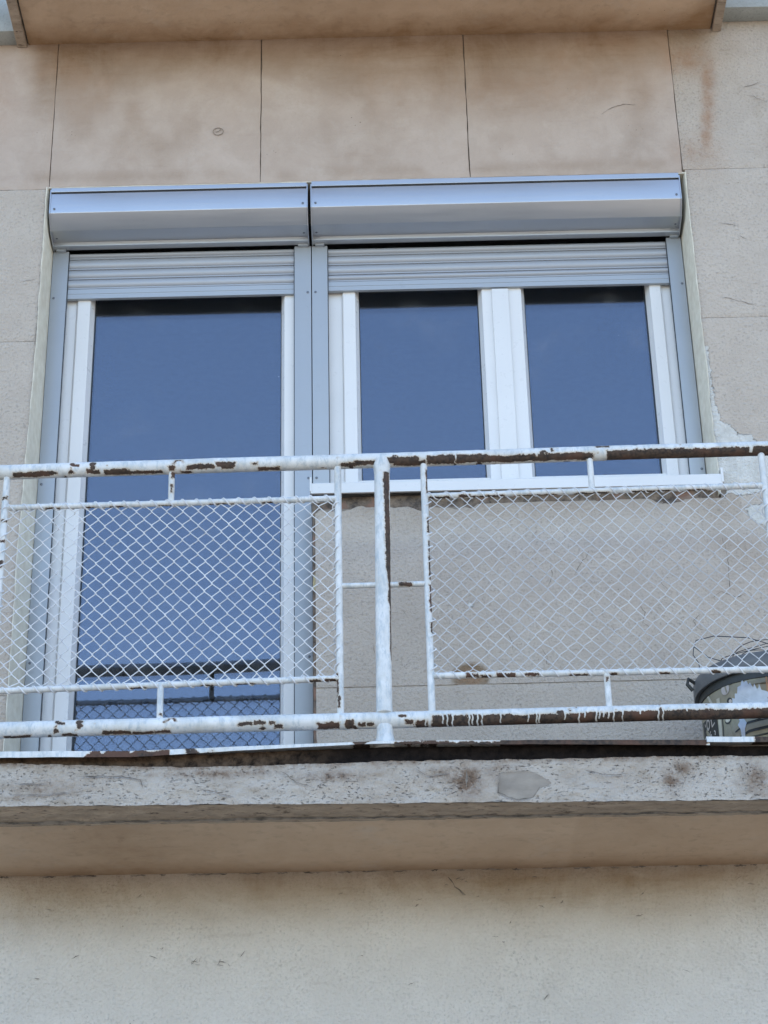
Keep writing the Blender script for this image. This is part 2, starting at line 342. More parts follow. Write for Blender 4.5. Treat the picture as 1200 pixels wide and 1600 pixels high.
XL, XM, XR = -1.352, -.272, 1.275
J = .0022
def left_edge(z): return XL-.007-.016*sstep(6.3, 5.2, z)+(fbm(z, z*0, .07, 31)-.5)*.006
# row above the openings
for a, b in ((XL, -.479), (-.479, .388), (.388, 1.268)): panel(a+J, b-J, 6.982, 7.76, M_WALL)
# outer columns
for (z0, z1) in ((6.972, 7.76), (6.225, 6.972), (5.47, 6.225), (4.70, 5.47), (4.02, 4.70)):
    m = M_WALL if z0 > 6.9 else M_ROUGH
    panel(-2.2+J, XL-J*.5, z0+.0008, z1-.0008, m, ja=.0009, right=(left_edge if z0 < 6.9 else None)); panel(-3.6, -2.2-J, z0+.0015, z1-.0015, M_ROUGH, .05)
for (z0, z1) in ((6.997, 7.80), (6.261, 6.997), (5.50, 6.261), (4.72, 5.50), (4.0, 4.72)):
    x0 = 1.268 if z0 > 6.9 else XR
    if z0 < 5.4: x0 = 2.2
    if z0 < 5.4:
        panel(2.2+J, 3.6, z0+.0015, z1-.0015, M_ROUGH, .05); continue
    panel(x0+J*.5, 2.2-J, z0+.0008, z1-.0008, M_ROUGH, ja=.0009); panel(2.2+J, 3.6, z0+.0015, z1-.0015, M_ROUGH, .05)
# below the window, its top broken away under the sill
def jag(x): return np.where(x > 1.30, 5.4985, jag0(x))
def jag0(x): return 5.452-.016*fbm(x, x*0, .2, 41)-.045*np.clip(fbm(x, x*0, .06, 42)-.45, 0, 1)*2
def panel_topjag(x0, x1, z0, mat):
    nx = int((x1-x0)/.012); nz = 62; X, Z = np.meshgrid(np.linspace(x0, x1, nx+1), np.linspace(0, 1, nz+1)); X = X.ravel(); Z = Z.ravel()
    tp = jag(X); zz = z0+(tp-z0)*Z
    r = np.hypot((X-.299)/.062, (zz-4.728)/.048); hole = sstep(1.15, .7, r+(fbm(X, zz, .03, 51)-.5)*.7)
    y = (fbm(X, zz, .35, 5)-.5)*.005+(fbm(X, zz, .05, 6)-.5)*.0015+.004*np.clip(1-(tp-zz)/.014, 0, 1)**2+.010*hole
    v = np.stack([X, y, zz], 1); W_ = nx+1
    I = (np.arange(nz)[:, None]*W_+np.arange(nx)[None]).ravel(); f = np.stack([I, I+1, I+W_+1, I+W_], 1).tolist()
    bd = list(range(nx+1))+[i*W_+nx for i in range(1, nz+1)]+[nz*W_+i for i in range(nx-1, -1, -1)]+[i*W_ for i in range(nz-1, 0, -1)]
    n0 = len(v); bv = v[bd].copy(); bv[:, 1] = .03; v = np.vstack([v, bv]); k = len(bd); f += [(bd[i], n0+i, n0+(i+1) % k, bd[(i+1) % k]) for i in range(k)]
    me = bpy.data.meshes.new('wall_panel'); me.from_pydata(v.tolist(), [], f); me.update(); s = stain(v[:, 0], v[:, 2])
    r2 = np.hypot((v[:, 0]-.299)/.062, (v[:, 2]-4.728)/.048); s[:, 0] = np.maximum(s[:, 0], sstep(1.3, .9, r2)*1.5); s[:, 1] = np.maximum(s[:, 1], sstep(.9, .5, r2)*.5)
    setcol(me, 'stain', s); me.polygons.foreach_set('use_smooth', [True]*len(me.polygons)); me.set_sharp_from_angle(angle=math.radians(60))
    return link('wall_panel', me, M_ROUGH, wall)
panel_topjag(XM+.012, 2.197, 4.7005, M_ROUGH)
panel(XM+.012, 2.197, 4.18, 4.6995, M_ROUGH, ja=.0008)
# pale plaster of the storey below
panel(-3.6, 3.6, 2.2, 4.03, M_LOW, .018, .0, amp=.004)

# solid shell behind the panels (kept clear of the openings), sides, roof
b = MB()
Y0, Y1 = .0135, .30
def cell(x0, x1, z0, z1): b.box(x0, x1, Y0, Y1, z0, z1)
cell(-7, 7, 0, 2.2); cell(-7, 7, 2.2, 4.2); cell(-7, XL-.030, 4.2, 6.985); cell(XR+.003, 7, 4.2, 6.985); cell(XM+.02, XR, 4.2, 5.44); cell(-7, 7, 6.985, 10.2)
b.build('wall_core', M_JOINT, wall)
b = MB(); b.box(-7, -3.61, -.001, .0135, 0, 10.2); b.box(3.61, 7, -.001, .0135, 0, 10.2); b.box(-3.61, 3.61, -.001, .0135, 0, 2.19); b.box(-3.61, 3.61, -.001, .0135, 7.9, 10.2)
o = b.build('outer_render', M_LOW, wall)
b = MB(); b.box(-7, -6.7, .301, 9, 0, 10.2); b.box(6.7, 7, .301, 9, 0, 10.2); b.box(-6.7, 6.7, 8.7, 9, 0, 10.2); b.box(-6.7, 6.7, .301, 8.7, 9.9, 10.2)
b.build('building_body', M_LOW, wall)
# room behind the glass
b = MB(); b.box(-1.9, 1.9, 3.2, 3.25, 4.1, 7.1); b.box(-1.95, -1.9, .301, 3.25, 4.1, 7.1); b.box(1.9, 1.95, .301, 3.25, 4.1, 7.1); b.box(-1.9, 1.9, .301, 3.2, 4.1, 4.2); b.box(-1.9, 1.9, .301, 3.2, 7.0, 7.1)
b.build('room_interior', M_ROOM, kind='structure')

# reveals: plaster cheeks of the opening, uneven front arris
def reveal(xf, xb, z0, z1, y1=.168, sgn=1, ridge=.004):
    n = 220; V = []; F = []
    for i in range(n+1):
        z = z0+(z1-z0)*i/n; e = float(xf(np.array([z]))[0]); w = (float(fbm(np.array([z]), np.array([3.]), .05, 61)[0])-.5)*.008
        V += [(e-sgn*(.003+w*.6), -.0030, z), (e, -.0035+w*.2, z), (e+sgn*.004, .006, z), (xb, y1, z), (xb, .30, z)]
    for i in range(n):
        for k in range(4): F.append((i*5+k, i*5+k+1, i*5+k+6, i*5+k+5))
    me = mesh('window_reveal', V, F); me.polygons.foreach_set('use_smooth', [True]*len(me.polygons)); me.set_sharp_from_angle(angle=math.radians(40))
    return link('window_reveal', me, M_REVEAL, wall)
reveal(lambda z: left_edge(z)+.001, -1.3485, 4.2, 6.98, sgn=1)
reveal(lambda z: XR-.001+(fbm(z, z*0, .06, 62)-.5)*.006, 1.2605, 5.46, 6.98, sgn=-1)
b = MB(); b.box(XL-.002, XR+.002, .004, .29, 6.978, 6.9845); b.build('lintel_edge', M_REVEAL, wall)
b = MB(); b.box(XM+.002, XM+.0195, .004, .29, 4.2, 5.47); b.build('door_side_reveal', M_FOAM, wall)
# broken mortar with blobs of yellow foam under the sill
n = 190; V = []; F = []
for i in range(n+1):
    x = XM+.012+(XR-.014-XM)*i/n
    for k in range(7):
        z = 5.385+.108*k/6; y = .010+.012*float(fbm(np.array([x]), np.array([z]), .035, 71)[0])-.014*max(0, float(fbm(np.array([x]), np.array([z]), .07, 72)[0])-.55)*3
        V.append((x, y, z))
for i in range(n):
    for k in range(6): F.append((i*7+k, i*7+k+7, i*7+k+8, i*7+k+1))
link('sill_bedding_mortar', mesh('sill_bedding_mortar', V, F), M_FOAM, wall, smooth=True)

# hairline cracks: thin grooves following the plaster
def crack(pts, w=.0022, seed=0, y=-.0022):
    r = random.Random(seed); P2 = []
    for (x0, z0), (x1, z1) in zip(pts, pts[1:]):
        L = math.hypot(x1-x0, z1-z0); k = max(2, int(L/.012))
        for i in range(k): t = i/k; P2.append((x0+(x1-x0)*t+r.uniform(-1, 1)*.0022, z0+(z1-z0)*t+r.uniform(-1, 1)*.0022))
    P2.append(pts[-1]); V = []; F = []; n = len(P2)
    for i, (x, z) in enumerate(P2):
        a = P2[max(0, i-1)]; c = P2[min(n-1, i+1)]; dx, dz = c[0]-a[0], c[1]-a[1]; l = math.hypot(dx, dz) or 1
        ww = w*(.25+.75*r.random())*min(1, i/2+.2, (n-1-i)/2+.2)/2
        V += [(x-dz/l*ww, y, z+dx/l*ww), (x+dz/l*ww, y, z-dx/l*ww)]
    for i in range(n-1): F.append((2*i, 2*i+1, 2*i+3, 2*i+2))
    return V, F
cm = MB()
CR = [[(1.55,7.42),(1.60,7.43),(1.64,7.45)], [(1.56,7.38),(1.60,7.37),(1.66,7.33)], [(1.39,6.72),(1.44,6.71),(1.47,6.70)], [(1.46,6.66),(1.50,6.63)], [(1.36,6.36),(1.42,6.34),(1.50,6.31)],
 [(.95,7.29),(1.00,7.33),(1.06,7.345),(1.10,7.34)], [(-1.38,6.52),(-1.43,6.51)], [(-1.42,6.40),(-1.37,6.405)], [(-1.60,6.50),(-1.54,6.47)], [(-1.36,6.40),(-1.365,6.2)],
 [(.70,5.13),(.72,5.17),(.745,5.20),(.76,5.23)], [(.60,5.09),(.62,5.13),(.615,5.17)], [(.44,4.90),(.46,4.86),(.455,4.83)], [(.82,4.92),(.84,4.89)], [(.93,5.0),(.95,4.97),(.94,4.93),(.97,4.90)],
 [(1.15,4.96),(1.12,4.93),(1.14,4.90),(1.17,4.89)], [(1.20,5.02),(1.24,5.05),(1.29,5.02),(1.33,5.04)], [(.36,4.84),(.365,4.80)], [(.79,4.96),(.80,4.99)], [(1.05,5.05),(1.02,5.09),(1.03,5.12)],
 [(1.26,5.28),(1.275,5.2),(1.272,5.05)], [(.56,4.84),(.58,4.80),(.575,4.77)], [(-.05,4.87),(-.045,4.83)], [(.02,5.36),(.03,5.34)], [(.06,5.0),(.075,4.98)]]
for i, c_ in enumerate(CR): cm.add(*crack(c_, .0028, i))
# spalls and nicks in the lower storey plaster
for i in range(34):
    r = random.Random(900+i); x = r.uniform(-1.35, 1.35); z = 3.98-abs(r.gauss(0, .16)); l = r.uniform(.006, .03); a = r.uniform(-.5, .9)
    cm.add(*crack([(x, z), (x+l*math.cos(a)*.6, z+l*math.sin(a)*.5), (x+l*math.cos(a), z+l*math.sin(a))], r.uniform(.003, .006), i+50, -.0052))
for x, z in ((-.665, 3.70), (-.58, 3.695), (.235, 3.965)):
    for k in range(5): cm.add(*crack([(x+random.uniform(-.025, .025), z+random.uniform(-.015, .015)), (x+random.uniform(-.025, .025), z+random.uniform(-.015, .015))], .005, k+99, -.0052))
cm.add(*crack([(.19,3.975),(.215,3.94),(.24,3.915),(.25,3.91)], .009, 5, -.0052))
for i in range(26):                          # open joint between soffit and wall
    r = random.Random(700+i); x = -1.34+i*.104+r.uniform(-.03, .03); l = r.uniform(.02, .10)
    cm.add(*crack([(x+l*k/4, 4.0015-.007*(x+l*k/4)+r.uniform(-.0015, .001)) for k in range(5)], r.uniform(.004, .009), i+400, -.0056))
cracks = cm.build('plaster_crack', M_CRACK, wall); cracks['kind'] = 'stuff'
# filled anchor hole above the door, ring-shaped
b = MB(); ring = [(-.657+.021*math.cos(t*math.pi/10), -.0030, 7.249+.019*math.sin(t*math.pi/10)) for t in range(21)]; b.tube(ring, .0014, 6); b.tube([(-.668,-.003,7.245),(-.652,-.003,7.252),(-.645,-.003,7.262)], .0013, 5)
b.build('filled_anchor_hole', M_JOINT, wall)

# string course either side of the upper balcony
for s, x0, x1, zb in ((-1, -3.6, -1.528, 7.745), (1, 1.497, 3.6, 7.782)):
    b = MB(); b.box(x0, x1, -.092, .0, zb, zb+.24); b.build('stone_ledge', M_LEDGE, wall, bevel=.004, smooth=True)

# ---------------------------------------------------------------- balconies
def grid_face(fn, nu, nv, flipf=False):
    U, V_ = np.meshgrid(np.linspace(0, 1, nu+1), np.linspace(0, 1, nv+1)); v = fn(U.ravel(), V_.ravel()); W_ = nu+1
    I = (np.arange(nv)[:, None]*W_+np.arange(nu)[None]).ravel(); f = np.stack([I, I+1, I+W_+1, I+W_], 1)
    if flipf: f = f[:, ::-1]
    return v, f
def soffit(name, x0, x1, y0, y1, zf, mat, parent, soot_shade):
    v, f = grid_face(lambda u, w: np.stack([x0+(x1-x0)*u, y0+(y1-y0)*w, zf(x0+(x1-x0)*u)+(fbm(u*3, w*.5, .12, 81)-.5)*.003], 1), int((x1-x0)/.02), 28, True)
    me = bpy.data.meshes.new(name); me.from_pydata(v.tolist(), [], f.tolist()); me.update()
    setcol(me, 'stain', np.stack([soot_shade(v[:, 0], v[:, 1]), np.zeros(len(v)), -np.ones(len(v))], 1)); return link(name, me, mat, parent, smooth=True)

BX0, BX1 = -1.53, 1.50
low = thing('balcony', 'lower balcony slab with peeling whitewashed edge and rusted steel nosing', 'balcony')
def zb(x): return 4.006-.016*x
def ztop(x): return np.interp(x, [-1.53, -1.25, -.64, 0, 1.2, 1.5], [4.174, 4.172, 4.143, 4.148, 4.139, 4.137])
# front face with real relief
def ff(u, w):
    x = BX0+(BX1-BX0)*u; lo = zb(x)+(fbm(x, x*0, .05, 91)-.5)*.006; hi = ztop(x)+(fbm(x, x*0, .03, 92)-.5)*.008; z = lo+(hi-lo)*w
    rel = (fbm(x*.6, z, .05, 93, 5)-.5)*.012+(fbm(x*.5, z, .014, 94, 3)-.5)*.006
    pr = poly_sd(x, z, PATCH); rel = np.where(pr+(fbm(x, z, .03, 97)-.5)*.008 > 0, .003+.3*rel, rel)
    sl = np.exp(-((x-.243)/.006)**2)*(np.abs(z-4.075) < .035)
    y = -.65+rel; return np.stack([x, y, z], 1)
PATCH = [(.350,4.10),(.343,4.03),(.40,4.004),(.455,4.012),(.475,4.045),(.515,4.062),(.47,4.098),(.44,4.105)]
v, f = grid_face(ff, 620, 26); me = bpy.data.meshes.new('slab_front'); me.from_pydata(v.tolist(), [], f.tolist()); me.update()
X, Z = v[:, 0], v[:, 2]
br = np.zeros(len(X))
for cx, cz, sx, sz, a in ((.24,4.08,.05,.05,1.3),(.20,4.10,.09,.03,.6),(.90,4.06,.03,.06,.9),(.93,4.10,.05,.03,.7),(1.17,4.06,.05,.06,.7),(-.19,4.10,.10,.02,.8),(-.55,4.12,.25,.015,.7),(-1.1,4.08,.15,.03,.45),(.36,4.10,.07,.03,.6),(-1.22,4.05,.1,.01,.6)):
    br = np.maximum(br, a*np.exp(-((X-cx)/sx)**2-((Z-cz)/sz)**2))
br = np.maximum(br, .7*np.clip(1-(ztop(X)-Z)/.02, 0, 1)); br = np.maximum(br, 2*np.exp(-((X-.243)/.007)**2)*(np.abs(Z-4.075) < .032))
setcol(me, 'stain', np.stack([br, br*0, np.clip(.5+(poly_sd(X, Z, PATCH)+(fbm(X, Z, .03, 97)-.5)*.008)/.03, -1, 2)], 1))
link('slab_front', me, M_SLAB, low, smooth=True)
cm = MB()
cm.add(*crack([(.243,4.108),(.244,4.075),(.243,4.048)], .010, 333, -.6595))
for i, pts in enumerate(([(.352,4.098),(.343,4.03),(.398,4.005),(.452,4.010)], [(.455,4.012),(.476,4.046)], [(-1.22,4.062),(-1.12,4.058),(-1.02,4.066)], [(-1.20,4.098),(-1.10,4.094)], [(-1.0,4.12),(-.86,4.115),(-.80,4.10),(-.79,4.07)], [(-.62,4.07),(-.55,4.05),(-.50,4.035)], [(-.35,4.12),(-.30,4.08),(-.24,4.06)], [(.62,4.10),(.70,4.08),(.76,4.085)], [(.08,4.12),(.12,4.09),(.19,4.10)], [(.92,4.11),(.94,4.06),(.93,4.03)], [(1.12,4.11),(1.14,4.05)])):
    cm.add(*crack(pts, .005, 200+i, -.6585))
cm.build('slab_crack', M_CRACK, low, kind='stuff')
# drip border, soffit, slab core, floor
v, f = grid_face(lambda u, w: np.stack([BX0+(BX1-BX0)*u, -.648+.118*w, (zb(BX0+(BX1-BX0)*u))*(1-w)+(3.992-.008*(BX0+(BX1-BX0)*u))*w+(fbm(u*3, w*.12, .03, 95, 4)-.5)*.008*np.minimum(1, 6*w)], 1), 420, 42, True)
me = bpy.data.meshes.new('drip_border'); v2 = v.tolist(); nb = len(v2); nu = 420
last = list(range(42*(nu+1), 43*(nu+1))); v2 += [(v2[i][0], v2[i][1]+.002, 4.03) for i in last]
fl = f.tolist()+[(last[i+1], last[i], nb+i, nb+i+1) for i in range(nu)]
me.from_pydata(v2, [], fl); me.update(); link('drip_border', me, M_BORDER, low, smooth=True)
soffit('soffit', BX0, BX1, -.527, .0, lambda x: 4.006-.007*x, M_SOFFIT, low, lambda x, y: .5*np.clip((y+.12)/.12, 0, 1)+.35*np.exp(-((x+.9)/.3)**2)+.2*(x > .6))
# dark slit between border and soffit
b = MB(); n = 200; V = []; F = []
n = 420
for i in range(n+1):
    x = BX0+(BX1-BX0)*i/n; w = .007+.014*float(fbm(np.array([x]), np.array([0.]), .07, 96)[0]); u_ = i/n; wc = .80+.03*math.sin(x*5)+.03*(float(fbm(np.array([x]), np.array([0.]), .05, 99)[0])-.5)
    for w_ in (wc-w/.118/2, wc+w/.118/2): V.append((x, -.648+.118*w_, float(zb(x))*(1-w_)+(3.992-.008*x)*w_+(float(fbm(np.array([u_*3]), np.array([w_*.12]), .03, 95, 4)[0])-.5)*.008-.0012))
for i in range(n): F.append((2*i, 2*i+1, 2*i+3, 2*i+2))
link('drip_border_crack', mesh('drip_border_crack', V, F), M_CRACK, low)
b = MB(); b.box(BX0+.001, BX1-.001, -.63, -.001, 4.035, 4.13); b.build('slab_core', M_SLAB, low)
b = MB(); b.box(BX0+.001, BX1-.001, -.625, .02, 4.131, 4.185); b.build('balcony_floor', M_FLOOR, low)
# shade-darkened rusted angle steel under the flashing
zt = lambda x: np.interp(x, [-1.5, -1.1, -.84, -.4, 0, .6, 1.22, 1.5], [4.212, 4.206, 4.199, 4.208, 4.214, 4.202, 4.186, 4.182])
def fa(u, w):
    x = BX0+(BX1-BX0)*u; lo = ztop(x)-.006; hi = zt(x)-.012; z = lo+(hi-lo)*w
    return np.stack([x, -.640+(fbm(x, z, .06, 101)-.5)*.010+.006*np.sin(w*3.1), z], 1)
v, f = grid_face(fa, 400, 8); me = bpy.data.meshes.new('angle_steel'); me.from_pydata(v.tolist(), [], f.tolist()); me.update(); link('angle_steel', me, M_RUST, low, smooth=True)

# painted railing-type surfaces: wear attribute = .5 + signed distance / 16 mm
K = .016
def boxsd(a, b_, a0, a1, b0, b1): return np.minimum(np.minimum(a-a0, a1-a), np.minimum(b_-b0, b1-b_))
def flashing(x0, x1, wear, top, h, y0=-.668, name='steel_flashing', parent=None, t=.003):
    nx = int((x1-x0)/.004); prof = [(-.56, 0), (y0+.004, 0), (y0, -.002), (y0, -.3), (y0, -.6), (y0, -1), (y0+t, -1), (y0+t, -.2), (-.56, -.2)]
    V = []; n = len(prof)
    for i in range(nx+1):
        x = x0+(x1-x0)*i/nx; T = float(top(x)); H = float(h(x)); wob = (float(fbm(np.array([x]), np.array([1.]), .08, 111)[0])-.5)*.006
        for y, q in prof: V.append((x, y+(wob if y < -.6 else 0), T+(q if q > -.01 else q*H)))
    F = [(i*n+k, i*n+(k+1) % n, (i+1)*n+(k+1) % n, (i+1)*n+k) for i in range(nx) for k in range(n)]
    F += [tuple(range(n)), tuple(range(nx*n, nx*n+n))[::-1]]
    me = mesh(name, V, F); bm = bmesh.new(); bm.from_mesh(me); bmesh.ops.recalc_face_normals(bm, faces=bm.faces); bm.to_mesh(me); bm.free()
    A = np.array(V); w = wear(A[:, 0], A[:, 2]-np.array([float(top(x)) for x in A[:, 0]]))
    setcol(me, 'wear', np.stack([w, w*0, w*0], 1)); return link(name, me, M_RAIL, parent)
def wear_f(x, dz):
    x_ = x
    x = x+(fbm(x, dz, .04, 35)-.5)*.05; dz = dz+(fbm(x, dz*0, .03, 36)-.5)*.02
    d = np.full(x.shape, -.02); d = np.maximum(d, boxsd(x, dz, -.93, -.70, -.03, -.004)-.001); d = np.maximum(d, boxsd(x, dz, .36, 1.03, -.05, .02)*1.0+.003*np.sin(x*60)-.0005)
    d = np.maximum(d, boxsd(x, dz, .02, .36, -.05, -.0045)-.0015); d = np.maximum(d, -.012+.016*sstep(.55, .7, fbm(x_, dz, .09, 37, 3))); return .5+d/K
flashing(BX0, 1.03, wear_f, zt, lambda x: np.interp(x, [-1.5, -.8, -.5, -.1, .4, 1.1], [.023, .022, .016, .010, .016, .020]), parent=low)
flashing(1.02, BX1, lambda x, dz: .5+np.maximum(-.012, boxsd(x, dz, 1.17, 1.5, -.1, .1)-.004)/K, lambda x: zt(x)+.008, lambda x: .020, y0=-.676, parent=low)

upb = thing('balcony', 'upper balcony seen from below as a brown soffit at the top of the photo', 'balcony')
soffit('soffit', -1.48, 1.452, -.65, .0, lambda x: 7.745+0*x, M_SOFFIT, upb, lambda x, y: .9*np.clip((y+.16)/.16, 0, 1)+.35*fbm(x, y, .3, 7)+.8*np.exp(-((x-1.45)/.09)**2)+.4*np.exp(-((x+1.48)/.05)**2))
b = MB(); b.box(-1.528, -1.487, -.70, -.002, 7.728, 7.93); b.build('side_drip_border', M_BORDER, upb, bevel=.004)
b = MB(); b.box(1.459, 1.496, -.70, -.002, 7.728, 7.93); b.build('side_drip_border', M_BORDER, upb, bevel=.004)
b = MB(); b.box(-1.487, 1.459, -.70, -.652, 7.728, 7.93); b.build('front_drip_border', M_BORDER, upb)
b = MB(); b.box(-1.486, 1.458, -.651, -.001, 7.76, 7.93); b.build('slab_core', M_SLAB, upb)

# ---------------------------------------------------------------- railing
rail = thing('balcony_railing', 'white painted tube railing with flaking rust and chain-link panels on the lower balcony', 'railing', (0, -.6, 4.2))
RL = Vector((0, -.6, 4.2))
UV = Vector((0, -math.sin(P-.02), math.cos(P-.02)))
def wtube(name, p0, p1, r, wear, seg=.005, n=28, parent=rail, mat=None, wob=0.):
    p0 = Vector(p0)-RL; p1 = Vector(p1)-RL; L = (p1-p0).length; k = max(2, int(L/seg)); t = (p1-p0)/L
    a = Vector((0, 1, 0)); nn = (a-t*a.dot(t)).normalized(); bb = t.cross(nn)
    ss = np.linspace(0, L, k+1); an = np.arange(n)*2*math.pi/n
    S2, A2 = np.meshgrid(ss, an, indexing='ij'); S2 = S2.ravel(); A2 = A2.ravel()
    ca, sa = np.cos(A2), np.sin(A2); N = np.outer(ca, nn)+np.outer(sa, bb)
    wx = (fbm(S2, S2*0, .5, int(abs(p0.x*100)) % 50+1)-.5)*wob
    w = wear(S2, A2, N, p0, t)                       # metres, + = flaked
    rr = r-.0011*sstep(-.001, .001, w)+(fbm(S2, A2*r, .02, 7)-.5)*.0010
    V = np.outer(S2, t)+np.array(p0)+N*rr[:, None]; V[:, 2] += wx
    F = [(i*n+j, i*n+(j+1) % n, (i+1)*n+(j+1) % n, (i+1)*n+j) for i in range(k) for j in range(n)]+[tuple(range(n))[::-1], tuple(range(k*n, k*n+n))]
    me = bpy.data.meshes.new(name); me.from_pydata(V.tolist(), [], F); me.update()
    bm = bmesh.new(); bm.from_mesh(me); bmesh.ops.recalc_face_normals(bm, faces=bm.faces); bm.to_mesh(me); bm.free()
    g = np.zeros(len(S2)); setcol(me, 'wear', np.stack([np.clip(.5+w/K, -1.5, 2.5), g, g], 1))
    return link(name, me, mat or M_RAIL, parent, smooth=True)
UVn = np.array(UV)
def rail_wear(patches, r, drips=(), extra=None):
    # patches: (x0, x1, v0, v1) with v the fraction down the visible side (0 top, 1 bottom), x in metres
    def fn(S2, A2, N, p0, t):
        x0_ = p0.x+S2*t.x; x = x0_+(fbm(x0_, A2*r, .03, 33)-.5)*.020; front = -(N@np.array(fw)) > -.2; v = .5-.5*(N@UVn); arc = np.arccos(np.clip(1-2*v, -1, 1))*r+(fbm(x0_, A2*r, .045, 34)-.5)*.012
        d = -.014+.017*sstep(.66, .80, fbm(x0_, A2*r, .05, 44, 3))
        for x0, x1, v0, v1 in patches:
            a0 = math.acos(1-2*v0)*r; a1 = math.acos(1-2*min(v1, 1))*r+(.01 if v1 >= 1 else 0)
            d = np.maximum(d, boxsd(x, arc, x0, x1, a0, a1))
        for xd, wd, vd in drips:
            ad = math.acos(1-2*vd)*r; d = np.minimum(d, np.maximum(3.5*np.maximum(np.abs(x0_-xd-.0015*np.sin(arc*200))-wd, arc-ad), -.016))
        return np.where(front, d, -.008)
    return fn
tx = lambda p: (p-597)/446.; bx = lambda p: (p-606)/477.
TP = [(22,85,.55,.86),(80,92,.6,.8),(138,156,.5,.8),(163,205,.6,.92),(200,255,.72,.9),(262,274,.45,.75),(293,334,.4,.72),(338,368,.25,.62),(345,364,.5,.75),(392,402,.4,.6),(285,300,.8,.95),(402,438,.75,.95),(533,560,.62,.85),(552,586,.5,.8),(600,655,.3,.78),(612,662,.55,.9),
      (665,760,.28,.86),(755,925,.42,.86),(800,860,.4,.8),(868,912,.55,.9),(930,950,.02,.12),(945,1210,.36,1.05),(985,1085,.36,.8),(1095,1260,.5,1.0)]
top_w = rail_wear([(tx(a), tx(c), v0, v1) for a, c, v0, v1 in TP], .0262, [(tx(710), .003, .8), (tx(836), .004, .6), (tx(1170), .006, .75)])
Zt = lambda x: 5.2945+.0093*x
wtube('top_rail', (-1.49, -.6, Zt(-1.49)), (1.46, -.6, Zt(1.46)), .0262, top_w, wob=.006)
BP = [(5,45,.82,.97),(98,120,.84,.96),(162,182,.7,.9),(180,205,.72,.92),(208,240,.78,.92),(240,268,.75,.88),(372,392,.32,.58),(396,414,.3,.5),(422,430,.35,.5),(430,440,.55,.8),(493,530,.5,.9),(540,549,.35,.95),(555,580,.6,.82),(632,644,.5,.75),(648,668,.5,.98),(674,705,.22,.98),(706,728,.3,.98),(728,800,.28,.98),(750,1260,.34,1.02)]
dr = [(tx_, .0026, v) for tx_, v in ((bx(556),.9),(bx(563),.7),(bx(571),.85),(bx(663),.9),(bx(669),1.),(bx(690),.8),(bx(697),.95),(bx(705),1.),(bx(731),1.),(bx(736),.9),(bx(744),1.),(bx(751),1.),(bx(780),.85),(bx(823),.75),(bx(836),.95),(bx(840),.9),(bx(880),.7),(bx(902),1.),(bx(911),.7),(bx(929),.9),(bx(934),.75),(bx(940),.65),(bx(956),1.),(bx(970),1.),(bx(997),.55),(bx(1026),1.),(bx(1033),1.),(bx(1070),.5),(bx(948),.75))]
bot_w = rail_wear([(bx(a), bx(c), v0, v1) for a, c, v0, v1 in BP], .0272, dr)
Zl = lambda x: 4.3125+.003*x
wtube('bottom_rail', (-1.49, -.6, Zl(-1.49)), (1.46, -.6, Zl(1.46)), .0272, bot_w, seg=.0018, wob=.004)
nowear = lambda S2, A2, N, p0, t: np.full(S2.shape, -.0095)+.006*(fbm(S2, A2*.02+p0.x, .06, 5)-.5)
def post_w(S2, A2, N, p0, t):
    z = p0.z+S2*t.z+4.2; ang = np.degrees(np.arctan2(N[:, 0], -N[:, 1]))       # 0 = to the street, + to the right
    edge = np.interp(z, [4.35, 4.5, 4.55, 4.72, 4.74, 4.80, 4.86, 4.95, 5.1, 5.2, 5.27], [90, 85, 60, 62, 42, 48, 28, 22, 18, 10, 18])+14*(fbm(z, z*0, .03, 12)-.5)
    hi = np.interp(z, [4.3, 4.85, 4.95, 5.13, 5.2, 5.3], [130, 130, 78, 66, 70, 70])
    d = np.minimum(ang-edge, hi-ang)*math.pi/180*.026
    d = np.where(z < 4.42, np.minimum(d, -.006), d); return np.maximum(d, -.011)
wtube('post', (-.0145, -.6, 4.335), (-.0035, -.6, 5.275), .0268, post_w, wob=0)
# flared foot weld
b = MB(); b.tube([(-.0135, 0, .005), (-.0135, 0, .02), (-.0140, 0, .06), (-.0140, 0, .092)], [.040, .036, .0275, .0262], 24)
me = b.build('post_foot', M_RAIL, rail, smooth=True).data; setcol(me, 'wear', np.zeros((len(me.vertices), 3)))
b = MB(); b.tube([(-.004, 0, 1.04), (-.004, -.004, 1.07), (-.004, -.006, 1.094)], [.0272, .030, .027], 20, cap=True)
me = b.build('weld_collar', M_RAIL, rail, smooth=True).data; setcol(me, 'wear', np.zeros((len(me.vertices), 3)))

